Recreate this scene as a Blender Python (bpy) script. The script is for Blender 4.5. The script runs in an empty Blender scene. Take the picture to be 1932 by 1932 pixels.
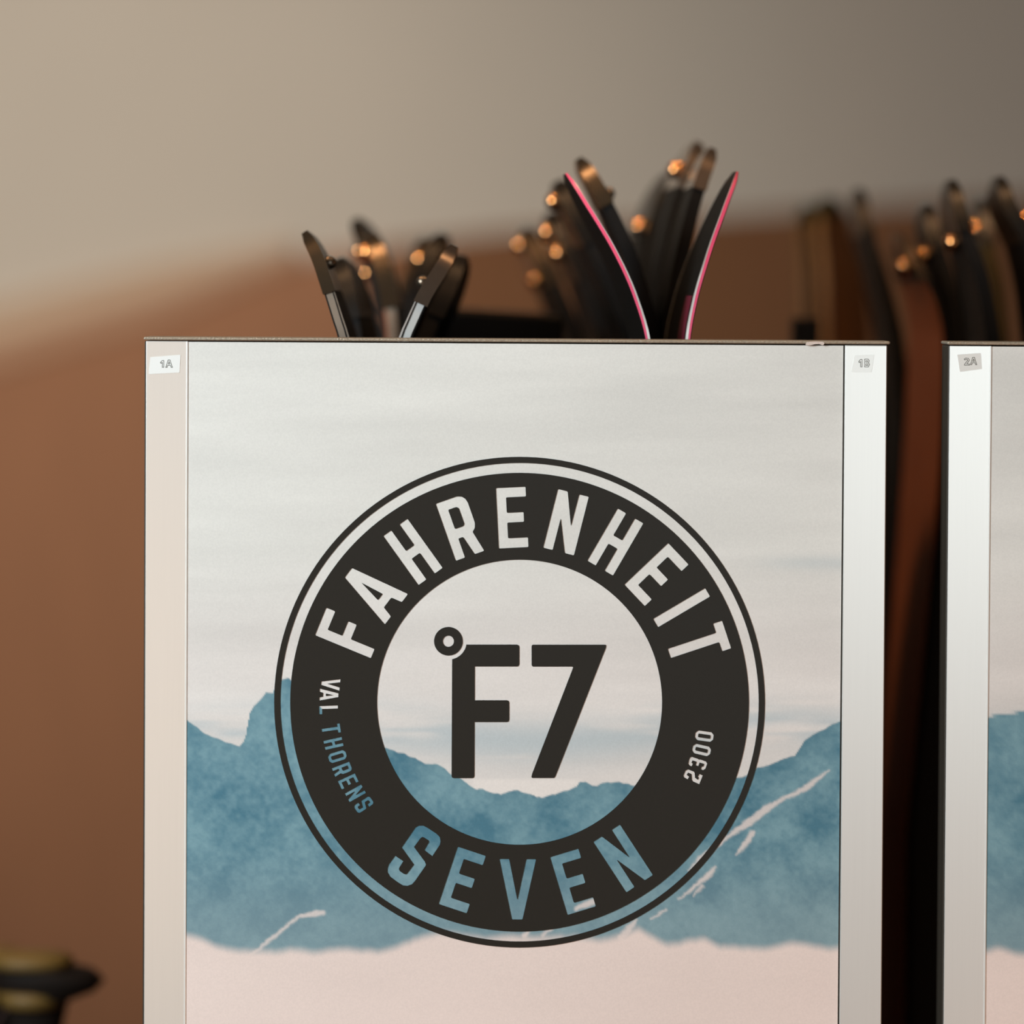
import bpy, bmesh, math, random
import numpy as np
from mathutils import Vector

random.seed(4)
RNG = np.random.default_rng(7)
scene = bpy.context.scene
COL = scene.collection

# ------------------------------------------------------------------ camera
W = 1932.0
F = 6440.0                    # focal length in pixels of the 1932 px frame
PX0, PY0 = 966.0, 711.0       # principal point (the photograph is a crop)
SC = 0.0003                   # metres per pixel on the front of the racks
DIST = F * SC
CAM_Z = 1.68
PITCH = math.radians(1.43)
ROLL = math.radians(0.34)

fwd = Vector((0, math.cos(PITCH), -math.sin(PITCH)))
right0 = Vector((1, 0, 0))
up0 = right0.cross(fwd)
right = right0 * math.cos(ROLL) + up0 * math.sin(ROLL)
up = up0 * math.cos(ROLL) - right0 * math.sin(ROLL)
CAM = Vector((0, -DIST, CAM_Z))

cam_d = bpy.data.cameras.new('camera')
cam = bpy.data.objects.new('camera', cam_d)
COL.objects.link(cam)
cam_d.sensor_fit = 'HORIZONTAL'
cam_d.sensor_width = 36.0
cam_d.lens = 36.0 * F / W
cam_d.shift_y = -(W / 2 - PY0) / W
cam_d.clip_start = 0.05
from mathutils import Matrix
cam.matrix_world = Matrix((
    (right.x, up.x, -fwd.x, CAM.x),
    (right.y, up.y, -fwd.y, CAM.y),
    (right.z, up.z, -fwd.z, CAM.z),
    (0, 0, 0, 1)))
scene.camera = cam
cam_d.dof.use_dof = True
cam_d.dof.aperture_fstop = cam_d.lens / 45.0      # 45 mm wide opening
cam_d.dof.aperture_blades = 0


def P(px, py, Y=0.0):
    """world point at depth Y that the given photo pixel looks at"""
    d = fwd + right * ((px - PX0) / F) + up * ((PY0 - py) / F)
    t = (Y - CAM.y) / d.y
    return CAM + d * t


cam_d.dof.focus_distance = (P(966, 1000, 0.0) - CAM).dot(fwd)

# ------------------------------------------------------------------ world, lights, exposure
world = bpy.data.worlds.new('world')
scene.world = world
world.use_nodes = True
bg = world.node_tree.nodes['Background']
bg.inputs['Color'].default_value = (0.55, 0.60, 0.70, 1)
bg.inputs['Strength'].default_value = 0.10


def area(name, loc, target, sx, sy, power, color, spread=180):
    l = bpy.data.lights.new(name, 'AREA')
    l.shape = 'RECTANGLE'
    l.size, l.size_y = sx, sy
    l.energy = power
    l.color = color
    l.spread = math.radians(spread)
    o = bpy.data.objects.new(name, l)
    COL.objects.link(o)
    o.location = loc
    o.rotation_euler = (Vector(target) - Vector(loc)).to_track_quat('-Z', 'Y').to_euler()
    return o


def spot(name, loc, target, power, color, angle, blend=0.6, radius=0.04):
    l = bpy.data.lights.new(name, 'SPOT')
    l.energy = power
    l.color = color
    l.spot_size = math.radians(angle)
    l.spot_blend = blend
    l.shadow_soft_size = radius
    o = bpy.data.objects.new(name, l)
    COL.objects.link(o)
    o.location = loc
    o.rotation_euler = (Vector(target) - Vector(loc)).to_track_quat('-Z', 'Y').to_euler()
    return o


KEY_LOC = (-1.4, -1.2, 2.15)
area('key_light', KEY_LOC, (0.0, 0.0, 1.45), 0.6, 0.6, 41.0, (0.86, 0.96, 1.0))
# daylight through the window of the front wall
area('window_daylight', (1.25, -4.86, 1.78), (1.25, 0, 1.78), 1.7, 1.5, 25.0, (0.90, 0.98, 1.0))
# warm ceiling spots of the shop, then an added warm fill
WARM = (1.0, 0.56, 0.27)
spot('warm_spot_light', (0.42, 0.16, 2.85), (0.15, 0.42, 1.7), 30.0, WARM, 46, 0.7, 0.05)
spot('warm_spot_light', (-0.55, 0.12, 2.85), (-0.1, 0.42, 1.7), 30.0, WARM, 46, 0.7, 0.05)
area('table_lamp_light', (0.95, -1.25, 0.55), (0.1, 0.0, 1.1), 0.25, 0.25, 5.0, (1.0, 0.52, 0.27))  # added fill for the lower panel, no lamp stands there
# warm fill added behind the camera, reflected in the left edge strip
area('door_daylight', (-0.95, -4.86, 0.90), (-0.95, 0, 0.90), 1.2, 1.6, 9.0, (1.0, 0.66, 0.42))
# wall washer that lights the back wall
spot('wall_washer_light', (-1.0, 1.15, 2.15), (-0.70, 3.2, 1.70), 88.0, (1.0, 0.90, 0.78), 76, 1.0, 0.15)

scene.view_settings.view_transform = 'Standard'
scene.view_settings.look = 'None'
scene.view_settings.gamma = 1.0
scene.view_settings.use_curve_mapping = False
scene.view_settings.exposure = 0.0

# ------------------------------------------------------------------ helpers


def lin(c):
    c = np.asarray(c, dtype=float) / 255.0
    return np.where(c <= 0.04045, c / 12.92, ((c + 0.055) / 1.055) ** 2.4)


def mat(name, rgb, rough=0.5, metal=0.0, var=0.0, vscale=40.0, bump=0.0, coat=0.0, stretch=(1, 1, 1), spec=0.5):
    m = bpy.data.materials.new(name)
    m.use_nodes = True
    nt = m.node_tree
    b = nt.nodes['Principled BSDF']
    c = lin(rgb)
    b.inputs['Base Color'].default_value = (*c, 1)
    b.inputs['Roughness'].default_value = rough
    b.inputs['Metallic'].default_value = metal
    b.inputs['Specular IOR Level'].default_value = spec
    b.inputs['Coat Weight'].default_value = coat
    if var > 0 or bump > 0:
        tc = nt.nodes.new('ShaderNodeTexCoord')
        mp = nt.nodes.new('ShaderNodeMapping')
        mp.inputs['Scale'].default_value = stretch
        nz = nt.nodes.new('ShaderNodeTexNoise')
        nz.inputs['Scale'].default_value = vscale
        nz.inputs['Detail'].default_value = 4
        nt.links.new(tc.outputs['Object'], mp.inputs['Vector'])
        nt.links.new(mp.outputs['Vector'], nz.inputs['Vector'])
        if var > 0:
            mx = nt.nodes.new('ShaderNodeMix')
            mx.data_type = 'RGBA'
            mx.inputs[6].default_value = (*np.clip(c * (1 - var), 0, 1), 1)
            mx.inputs[7].default_value = (*np.clip(c * (1 + var), 0, 1), 1)
            nt.links.new(nz.outputs['Fac'], mx.inputs[0])
            nt.links.new(mx.outputs[2], b.inputs['Base Color'])
        if bump > 0:
            bp = nt.nodes.new('ShaderNodeBump')
            bp.inputs['Strength'].default_value = bump
            bp.inputs['Distance'].default_value = 0.001
            nt.links.new(nz.outputs['Fac'], bp.inputs['Height'])
            nt.links.new(bp.outputs['Normal'], b.inputs['Normal'])
    return m


def mesh_from(name, verts, faces, m=None, smooth=False):
    me = bpy.data.meshes.new(name)
    me.from_pydata([tuple(v) for v in verts], [], faces)
    bm = bmesh.new()
    bm.from_mesh(me)
    bmesh.ops.recalc_face_normals(bm, faces=bm.faces)
    bm.to_mesh(me)
    bm.free()
    if smooth:
        me.polygons.foreach_set('use_smooth', [True] * len(me.polygons))
    if m:
        me.materials.append(m)
    return me


def put(name, me, parent=None, loc=(0, 0, 0), rot=(0, 0, 0)):
    o = bpy.data.objects.new(name, me)
    COL.objects.link(o)
    o.location = loc
    o.rotation_euler = rot
    if parent:
        o.parent = parent
    return o


def thing(name, label, cat, loc, group=None):
    o = bpy.data.objects.new(name, None)
    COL.objects.link(o)
    o.empty_display_size = 0.05
    o.location = loc
    o['label'] = label
    o['category'] = cat
    if group:
        o['group'] = group
    return o


def box_vf(x0, x1, y0, y1, z0, z1):
    v = [(x, y, z) for z in (z0, z1) for y in (y0, y1) for x in (x0, x1)]
    f = [(0, 1, 3, 2), (4, 6, 7, 5), (0, 4, 5, 1), (2, 3, 7, 6), (0, 2, 6, 4), (1, 5, 7, 3)]
    return v, f


def box_mesh(name, x0, x1, y0, y1, z0, z1, m, bevel=0.0, seg=2):
    v, f = box_vf(x0, x1, y0, y1, z0, z1)
    me = bpy.data.meshes.new(name)
    me.from_pydata(v, [], f)
    bm = bmesh.new()
    bm.from_mesh(me)
    bmesh.ops.recalc_face_normals(bm, faces=bm.faces)
    if bevel > 0:
        bmesh.ops.bevel(bm, geom=bm.edges[:], offset=bevel, segments=seg, affect='EDGES', profile=0.5)
    bm.to_mesh(me)
    bm.free()
    me.materials.append(m)
    return me


def lathe(name, prof, m, n=24):
    """prof: list of (r, z)"""
    v, f = [], []
    for r, z in prof:
        for k in range(n):
            a = 2 * math.pi * k / n
            v.append((r * math.cos(a), r * math.sin(a), z))
    for i in range(len(prof) - 1):
        for k in range(n):
            k2 = (k + 1) % n
            f.append((i * n + k, i * n + k2, (i + 1) * n + k2, (i + 1) * n + k))
    f.append(tuple(range(n - 1, -1, -1)))
    f.append(tuple((len(prof) - 1) * n + k for k in range(n)))
    return mesh_from(name, v, f, m, smooth=True)


def structure(name, me):
    o = put(name, me)
    o['kind'] = 'structure'
    return o


def sstep(a, b, x):
    t = np.clip((x - a) / (b - a), 0, 1)
    return t * t * (3 - 2 * t)


# ------------------------------------------------------------------ materials
M = {}
M['wall'] = mat('pale_beige_plaster', (205, 195, 181), 0.9, var=0.05, vscale=3)
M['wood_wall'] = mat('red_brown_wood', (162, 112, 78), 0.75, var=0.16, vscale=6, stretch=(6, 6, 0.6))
M['tan_wood'] = mat('tan_wood', (197, 170, 144), 0.8, var=0.08, vscale=6, stretch=(0.6, 6, 6))  # upper step of the light gradient put into the wall bands
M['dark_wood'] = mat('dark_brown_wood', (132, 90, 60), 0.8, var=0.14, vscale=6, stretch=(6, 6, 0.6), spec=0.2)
M['mid_wood'] = mat('mid_brown_wood', (181, 140, 110), 0.8, var=0.08, vscale=6, stretch=(0.6, 6, 6))  # lower step of the same painted light gradient
M['floor'] = mat('dark_oak_floor', (112, 74, 48), 0.5, var=0.2, vscale=5, stretch=(0.5, 6, 1))
M['ceiling'] = mat('ceiling_paint', (190, 178, 160), 0.9)
M['white_frame'] = mat('window_frame_paint', (225, 225, 222), 0.5)
M['board_edge'] = mat('dark_board_edge', (52, 45, 36), 0.6, var=0.2, vscale=200)
M['cap'] = mat('worn_grey_cap_metal', (172, 160, 142), 0.45, 0.4, var=0.4, vscale=700, bump=0.6, stretch=(1, 1, 1))
M['chip'] = mat('bare_chipped_paint', (222, 205, 194), 0.7, var=0.25, vscale=900)
M['joint'] = mat('dark_joint', (40, 34, 28), 0.7)
M['strip'] = mat('satin_white_aluminium', (238, 238, 234), 0.30, 0.48, var=0.02, vscale=30, stretch=(30, 1, 0.4))
M['label'] = mat('white_label_tape', (238, 239, 235), 0.3, 0.28)
M['label_ink'] = mat('grey_label_ink', (98, 98, 92), 0.6)
M['ink'] = mat('black_print_ink', (35, 33, 28), 0.42, var=0.12, vscale=900, spec=0.3)
M['black_steel'] = mat('black_powder_steel', (14, 13, 12), 0.6, 0.0, var=0.1, spec=0.15)
M['ski_black'] = mat('black_ski_topsheet', (16, 15, 14), 0.55, var=0.1, spec=0.12)
M['ski_base'] = mat('black_ski_base', (15, 14, 13), 0.6, var=0.1, spec=0.10)
M['ski_core'] = mat('dark_ski_sidewall', (17, 15, 14), 0.6, spec=0.12)
M['pink'] = mat('hot_pink_sidewall', (238, 84, 122), 0.4)
M['crimson'] = mat('crimson_base_graphic', (95, 4, 36), 0.5)
M['steel'] = mat('bright_steel_edge', (225, 222, 218), 0.35, 0.6)
M['grey_side'] = mat('warm_grey_sidewall', (128, 114, 100), 0.4, 0.2)
M['silver'] = mat('silver_white_topsheet', (214, 218, 218), 0.3, 0.3)
M['bronze'] = mat('smoked_bronze_cap', (66, 54, 40), 0.28, 0.7, var=0.2, vscale=120)
M['pewter'] = mat('pewter_cap', (104, 92, 82), 0.22, 0.75, var=0.15, vscale=120)
M['smoke'] = mat('dark_smoke_cap', (22, 18, 14), 0.36, 0.1, spec=0.2)
M['rivet'] = mat('brass_rivet', (250, 176, 112), 0.12, 1.0)  # orange put into the metal for the colour of the glints
M['steel_rivet'] = mat('steel_rivet', (120, 108, 94), 0.25, 0.9)
M['umber'] = mat('red_umber_topsheet', (150, 90, 60), 0.6, var=0.15, vscale=30, spec=0.15)
M['ochre'] = mat('ochre_brown_topsheet', (136, 90, 48), 0.6, var=0.15, vscale=30, spec=0.12)
M['olive'] = mat('olive_topsheet', (66, 54, 26), 0.6, spec=0.12)
M['pole_grip'] = mat('black_rubber_grip', (24, 18, 14), 0.7, spec=0.15)
M['pole_top'] = mat('olive_yellow_cap', (100, 78, 30), 0.6)
M['pole_shaft'] = mat('dark_pole_shaft', (40, 36, 32), 0.35, 0.4)
M['strap'] = mat('brown_pole_strap', (52, 30, 24), 0.7)

# ------------------------------------------------------------------ the room
RX0, RX1, RY0, RY1, RZ = -2.6, 3.4, -4.9, 3.2, 3.0
structure('floor', box_mesh('floor', RX0 - 0.1, RX1 + 0.1, RY0 - 0.1, RY1 + 0.1, -0.1, 0.0, M['floor']))
structure('ceiling', box_mesh('ceiling', RX0 - 0.1, RX1 + 0.1, RY0 - 0.1, RY1 + 0.1, RZ, RZ + 0.1, M['ceiling']))
structure('wall_back', box_mesh('wall_back', RX0 - 0.1, RX1 + 0.1, RY1, RY1 + 0.1, 0, RZ, M['wall']))
structure('wall_left', box_mesh('wall_left', RX0 - 0.1, RX0, RY0 - 0.1, RY1, 0, RZ, M['wood_wall']))
structure('wall_right', box_mesh('wall_right', RX1, RX1 + 0.1, RY0 - 0.1, RY1, 0, RZ, M['wood_wall']))
# front wall (behind the photographer) with a window opening
WX0, WX1, WZ0, WZ1 = 0.38, 2.12, 1.02, 2.54
DX0, DX1, DZ1 = -1.58, -0.32, 2.0
structure('wall_front', box_mesh('wall_front', RX0, DX0, RY0 - 0.1, RY0, 0, RZ, M['wood_wall']))
structure('wall_front', box_mesh('wall_front', DX1, WX0, RY0 - 0.1, RY0, 0, RZ, M['wood_wall']))
structure('wall_front', box_mesh('wall_front', DX0, DX1, RY0 - 0.1, RY0, DZ1, RZ, M['wood_wall']))
door = bpy.data.objects.new('door_1', None)  # unseen door, added as an opening for the warm fill
COL.objects.link(door)
door.location = ((DX0 + DX1) / 2, RY0 - 0.05, 0.0)
door['kind'] = 'structure'
dw = (DX1 - DX0) / 2
for b in ((-dw, dw, 0, 0.12), (-dw, dw, DZ1 - 0.08, DZ1), (-dw, -dw + 0.08, 0.12, DZ1 - 0.08), (dw - 0.08, dw, 0.12, DZ1 - 0.08), (-0.04, 0.04, 0.12, DZ1 - 0.08)):
    put('door_frame', box_mesh('door_frame', b[0], b[1], -0.03, 0.03, b[2], b[3], M['white_frame'], 0.004), door)
for nm, b in (('wall_front', (WX1, RX1, 0, RZ)), ('wall_front', (WX0, WX1, 0, WZ0)), ('wall_front', (WX0, WX1, WZ1, RZ))):
    structure(nm, box_mesh(nm, b[0], b[1], RY0 - 0.1, RY0, b[2], b[3], M['wood_wall']))
win = bpy.data.objects.new('window_1', None)
COL.objects.link(win)
win.location = ((WX0 + WX1) / 2, RY0 - 0.05, WZ0)
win['kind'] = 'structure'
hw, hh = (WX1 - WX0) / 2, WZ1 - WZ0
for b in ((-hw, hw, 0, 0.05), (-hw, hw, hh - 0.05, hh), (-hw, -hw + 0.05, 0.05, hh - 0.05), (hw - 0.05, hw, 0.05, hh - 0.05), (-0.025, 0.025, 0.05, hh - 0.05)):
    put('window_frame', box_mesh('window_frame', b[0], b[1], -0.03, 0.03, b[2], b[3], M['white_frame'], 0.004), win)

# sloping wood cladding on the lower back wall; stepped bands at its upper left imitate a soft light gradient


def prism_xz(name, pts, y0, y1, m):
    n = len(pts)
    v = [(x, y0, z) for x, z in pts] + [(x, y1, z) for x, z in pts]
    f = [tuple(range(n)), tuple(range(2 * n - 1, n - 1, -1))]
    for i in range(n):
        j = (i + 1) % n
        f.append((i, i + n, j + n, j))
    return mesh_from(name, v, f, m)


def xz(px, py, Y):
    p = P(px, py, Y)
    return (p.x, p.z)


YB = RY1 - 0.03
top_line = [xz(-330, 780, YB), xz(0, 692, YB), xz(300, 604, YB), xz(560, 492, YB), xz(950, 437, YB), xz(1500, 398, YB), xz(2300, 350, YB)]
split = xz(735, 462, YB)
structure('trim_1', prism_xz('trim_1', [(RX0, 0.0), (RX0, top_line[0][1] - 0.35)] + top_line[:4] + [split, (split[0], 0.0)], YB, RY1, M['wood_wall']))
structure('trim_4', prism_xz('trim_4', [(split[0], 0.0), split] + top_line[4:] + [(RX1, top_line[-1][1] + 0.2), (RX1, 0.0)], YB - 0.004, RY1, M['dark_wood']))  # right part of the cladding, given a darker brown
mid_line = [xz(-330, 722, YB), xz(0, 638, YB), xz(300, 552, YB), xz(560, 474, YB)]
up_line = [xz(-330, 640, YB), xz(0, 568, YB), xz(300, 497, YB), xz(550, 458, YB)]
structure('trim_2', prism_xz('trim_2', top_line[:4] + mid_line[::-1], YB - 0.012, RY1, M['mid_wood']))  # added bands, soft fall of light put into their colours
structure('trim_3', prism_xz('trim_3', mid_line + up_line[::-1], YB - 0.006, RY1, M['tan_wood']))

# ------------------------------------------------------------------ lettering


def round_poly(pts, r=2.2, n=3):
    out = []
    N = len(pts)
    for i in range(N):
        p0, p1, p2 = (np.array(pts[i - 1], float), np.array(pts[i], float), np.array(pts[(i + 1) % N], float))
        d0, d2 = p0 - p1, p2 - p1
        l0, l2 = np.hypot(*d0), np.hypot(*d2)
        k = min(r, 0.4 * l0, 0.4 * l2)
        a, b = p1 + d0 / l0 * k, p1 + d2 / l2 * k
        for s in range(n + 1):
            t = s / n
            out.append(tuple((1 - t) ** 2 * a + 2 * t * (1 - t) * p1 + t * t * b))
    return out


H_, T_ = 114.0, 18.4
s_trace = [(458, 705), (770, 250), (850, 208), (950, 210), (1060, 270), (1250, 395), (1325, 470), (1342, 570), (1325, 645), (1155, 905), (975, 765), (1080, 580), (1070, 545), (960, 475), (930, 468), (890, 490), (738, 695), (985, 1030), (1010, 1095), (1000, 1125), (760, 1470), (690, 1545), (590, 1580), (490, 1570), (370, 1500), (190, 1365), (135, 1265), (135, 1180), (165, 1090), (310, 895), (495, 1020), (405, 1160), (395, 1205), (420, 1250), (510, 1310), (555, 1318), (580, 1305), (738, 1095)]


def derot(tr, ox, oy, k, cx, cy, ang):
    """photo trace -> upright glyph about its middle (y up)"""
    c, s = math.cos(math.radians(ang)), math.sin(math.radians(ang))
    out = []
    for x, y in tr:
        dx, dy = ox + x * k - cx, oy + y * k - cy
        out.append((dx * c + dy * s, -(-dx * s + dy * c)))
    return out


S_C = (781.2, 1613.8)
S_G = [(x + 29, y + 57) for x, y in derot(s_trace, 720, 1540, 140 / 1690, S_C[0], S_C[1], 34.4)]
GL = {
    'E': (56, [[(0, 0), (56, 0), (56, T_), (T_, T_), (T_, 48), (50, 48), (50, 66.4), (T_, 66.4), (T_, H_ - T_), (56, H_ - T_), (56, H_), (0, H_)]]),
    'F': (56, [[(0, 0), (T_, 0), (T_, 48.5), (48, 48.5), (48, 66), (T_, 66), (T_, H_ - T_), (56, H_ - T_), (56, H_), (0, H_)]]),
    'H': (56, [[(0, 0), (T_, 0), (T_, 48), (56 - T_, 48), (56 - T_, 0), (56, 0), (56, H_), (56 - T_, H_), (56 - T_, 66), (T_, 66), (T_, H_), (0, H_)]]),
    'R': (57, [[(0, 0), (18.5, 0), (18.5, 38), (28, 38), (38, 0), (57, 0), (48, 41), (54.5, 46.5), (58, 56), (58, 96), (56, 104), (51, 110.5), (42, 114), (0, 114)],
               [(18.5, 57), (35, 57), (38.5, 60), (38.5, 92), (35, 95.5), (18.5, 95.5)]]),
    'A': (72, [[(0, 0), (19, 0), (24.3, 21), (47.7, 21), (53, 0), (72, 0), (47.2, 114), (24.8, 114)], [(28.6, 38), (43.4, 38), (36, 83)]]),
    'N': (60, [[(0, 0), (18.5, 0), (18.7, 62), (42, 0), (60, 0), (60, H_), (41.5, H_), (41, 52), (19, H_), (0, H_)]]),
    'I': (18.4, [[(0, 0), (18.4, 0), (18.4, H_), (0, H_)]]),
    'T': (55, [[(18.3, 0), (36.7, 0), (36.7, 96), (55, 96), (55, H_), (0, H_), (0, 96), (18.3, 96)]]),
    'V': (69.4, [[(24.7, 0), (44.7, 0), (69.4, H_), (50.8, H_), (34.7, 36.5), (18.6, H_), (0, H_)]]),
    'L': (50, [[(0, 0), (50, 0), (50, T_), (T_, T_), (T_, H_), (0, H_)]]),
    'S': (58, [S_G]),
    'O': (60, [[(16, 0), (44, 0), (60, 16), (60, 98), (44, 114), (16, 114), (0, 98), (0, 16)], [(22, 19), (38, 19), (41.5, 23), (41.5, 91), (38, 95), (22, 95), (18.5, 91), (18.5, 23)]]),
}


def place(ch, base, ang, k=1.0, rnd=2.2):
    """glyph polygons in photo pixels; base = photo position of the middle of the base line, ang = clockwise turn"""
    w, polys = GL[ch]
    c, s = math.cos(math.radians(ang)), math.sin(math.radians(ang))
    res = []
    for p in polys:
        pts = []
        for x, y in (p if ch == 'S' else round_poly(p, rnd if ch != 'O' else 5)):
            dx, dy = (x - w / 2) * k, -y * k
            pts.append((base[0] + dx * c - dy * s, base[1] + dx * s + dy * c))
        res.append(pts)
    return res


ECX, ECY = 980.2, 1324.6


def circ(cx, cy, r, n=180):
    return [(cx + r * math.cos(2 * math.pi * i / n), cy + r * math.sin(2 * math.pi * i / n)) for i in range(n)]


polys = []
polys += [circ(ECX, ECY, 462.8), circ(ECX, ECY, 451.2), circ(ECX, ECY, 432.6), circ(ECX, ECY, 268.8)]
for ch, ang, r, rot in (('F', -68.0, 291, -67.6), ('A', -52.95, 291, -52.8), ('H', -35.3, 290.5, -35.6), ('R', -18.7, 291.5, -19.4),
                        ('E', -2.2, 291.5, -2.8), ('N', 14.5, 293.6, 14.2), ('H', 31.0, 295, 30.2), ('E', 47.1, 296, 46.5),
                        ('I', 59.8, 296.8, 59.4), ('T', 71.95, 296.9, 71.7)):
    a = math.radians(ang)
    polys += place(ch, (ECX + r * math.sin(a), ECY - r * math.cos(a)), rot)


def mid_place(ch, cx, cy, rot, k):
    a = math.radians(rot)
    h = 57 * k
    return place(ch, (cx - h * math.sin(a), cy + h * math.cos(a)), rot, k, 2.2 if k > 0.5 else 2.0)


for ch, cx, cy, rot in (('S', 781.2, 1613.8, 34.4), ('E', 872.0, 1659.8, 18.4), ('V', 976.2, 1677.3, 0.5), ('E', 1080.8, 1663.2, -16.8), ('N', 1175.4, 1619.3, -33.2)):
    polys += mid_place(ch, cx, cy, rot, 1.0)
for ch, cx, cy, rot in (('V', 623.8, 1290.3, 95.5), ('A', 620.8, 1310.8, 92.0), ('L', 619.9, 1339.0, 88.0), ('T', 624.5, 1375.2, 82.0), ('H', 629.0, 1402.2, 77.4),
                        ('O', 636.4, 1427.0, 73.0), ('R', 645.4, 1451.0, 68.5), ('E', 656.8, 1473.8, 65.0), ('N', 670.3, 1496.2, 60.5), ('S', 686.3, 1517.8, 56.0)):
    polys += mid_place(ch, cx, cy, rot, 0.312 if ch not in 'O' else 0.305)
for cx, cy, rot in ((1328.6, 1388.6, -82.0), (1323.4, 1414.6, -77.0)):
    polys += mid_place('O', cx, cy, rot, 0.306)
two = [(265, 1420), (320, 1290), (385, 1260), (540, 1320), (560, 1350), (570, 1480), (640, 1530), (670, 1480), (640, 1450), (680, 1378), (768, 1418), (680, 1645), (510, 1570), (485, 1530), (475, 1380), (390, 1345), (352, 1400), (415, 1455), (375, 1518), (280, 1465)]
three = [(480, 930), (640, 985), (662, 1004), (700, 1000), (850, 1055), (885, 1110), (840, 1240), (780, 1280), (720, 1255), (740, 1190), (785, 1180), (810, 1120), (690, 1080), (655, 1170), (583, 1155), (610, 1060), (505, 1025), (475, 1085), (510, 1115), (485, 1175), (430, 1165), (392, 1110), (410, 1020), (440, 950)]
for tr in (two, three):
    polys.append([(1270 + x / 13.8, 1360 + y / 13.8) for x, y in tr])
# central monogram: degree ring, F and 7
center = [circ(846.0, 1209.6, 27.0, 60), circ(846.0, 1209.6, 10.5, 40)]
arc = []
for i in range(13):
    a = math.radians(8.5 + (78.5 - 8.5) * i / 12)
    arc.append((846.0 + 34.6 * math.cos(a), 1209.6 + 34.6 * math.sin(a)))
fF = [(880.3, 1215.9), (975.5, 1215.9), (978.6, 1217.2), (979.8, 1220), (979.8, 1253), (978.6, 1256), (975.5, 1257.2), (895.9, 1257.2), (895.7, 1320.9), (956.5, 1320.9), (959.6, 1322), (960.8, 1325), (960.8, 1357.5), (959.6, 1360.8), (956.5, 1362), (895.4, 1362), (895.1, 1463.5), (894, 1466.7), (891, 1467.8), (856, 1467.8), (853, 1466.7), (852, 1463.5), (853.1, 1243.5)] + arc[::-1][1:]
center.append(fF)
center.append(round_poly([(1003, 1216.1), (1143.8, 1216.1), (1143.2, 1221.5), (1048.6, 1462.5), (1046, 1467.5), (1002.6, 1467.5), (1003.2, 1461.5), (1082, 1257.4), (1003, 1257.4)], 3.5))
polys += center

PANEL_X = P(972.0, 1000).x       # middle of the first rack's end panel
EPS = 0.0004


def fill_curve(polylists, yoff, name, m, x_off):
    cu = bpy.data.curves.new(name, 'CURVE')
    cu.dimensions = '2D'
    cu.fill_mode = 'BOTH'
    for p in polylists:
        sp = cu.splines.new('POLY')
        sp.points.add(len(p) - 1)
        for q, (x, y) in zip(sp.points, p):
            w = P(x, y, 0.0)
            q.co = ((w.x - x_off) * 10, w.z * 10, 0, 1)
        sp.use_cyclic_u = True
    tmp = bpy.data.objects.new(name, cu)
    COL.objects.link(tmp)
    dg = bpy.context.evaluated_depsgraph_get()
    me0 = bpy.data.meshes.new_from_object(tmp.evaluated_get(dg))
    bpy.data.objects.remove(tmp)
    co = np.empty(len(me0.vertices) * 3)
    me0.vertices.foreach_get('co', co)
    co = co.reshape(-1, 3) / 10
    faces = [tuple(p.vertices) for p in me0.polygons]
    verts = [(x, yoff, z) for x, z, _ in co]
    me = bpy.data.meshes.new(name)
    me.from_pydata(verts, [], faces)
    bm = bmesh.new()
    bm.from_mesh(me)
    for f in bm.faces:
        if f.normal.y > 0:
            f.normal_flip()
    bm.to_mesh(me)
    bm.free()
    me.materials.append(m)
    return me


# ------------------------------------------------------------------ printed landscape


def value_noise(x, y, seed):
    r = np.random.default_rng(seed).random((256, 256))
    xi, yi = np.floor(x).astype(int), np.floor(y).astype(int)
    fx, fy = x - xi, y - yi
    fx, fy = fx * fx * (3 - 2 * fx), fy * fy * (3 - 2 * fy)
    g = lambda a, b: r[a % 256, b % 256]
    return (g(xi, yi) * (1 - fx) + g(xi + 1, yi) * fx) * (1 - fy) + (g(xi, yi + 1) * (1 - fx) + g(xi + 1, yi + 1) * fx) * fy


def fbm(x, y, seed, octv=4):
    s = np.zeros_like(x)
    a, tot = 1.0, 0.0
    for o in range(octv):
        s += a * value_noise(x * 2 ** o + 11.3 * o, y * 2 ** o + 7.7 * o, seed + o)
        tot += a
        a *= 0.5
    return s / tot


def poly_dist(x, y, pts):
    """distance to a polyline and the interpolated half width at the closest point; pts: (x, y, half width)"""
    best = np.full(x.shape, 1e9)
    for (x0, y0, w0), (x1, y1, w1) in zip(pts[:-1], pts[1:]):
        dx, dy = x1 - x0, y1 - y0
        t = np.clip(((x - x0) * dx + (y - y0) * dy) / (dx * dx + dy * dy), 0, 1)
        d = np.hypot(x - x0 - t * dx, y - y0 - t * dy) - 0.85 * (w0 + t * (w1 - w0))
        best = np.minimum(best, d)
    return best


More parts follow.
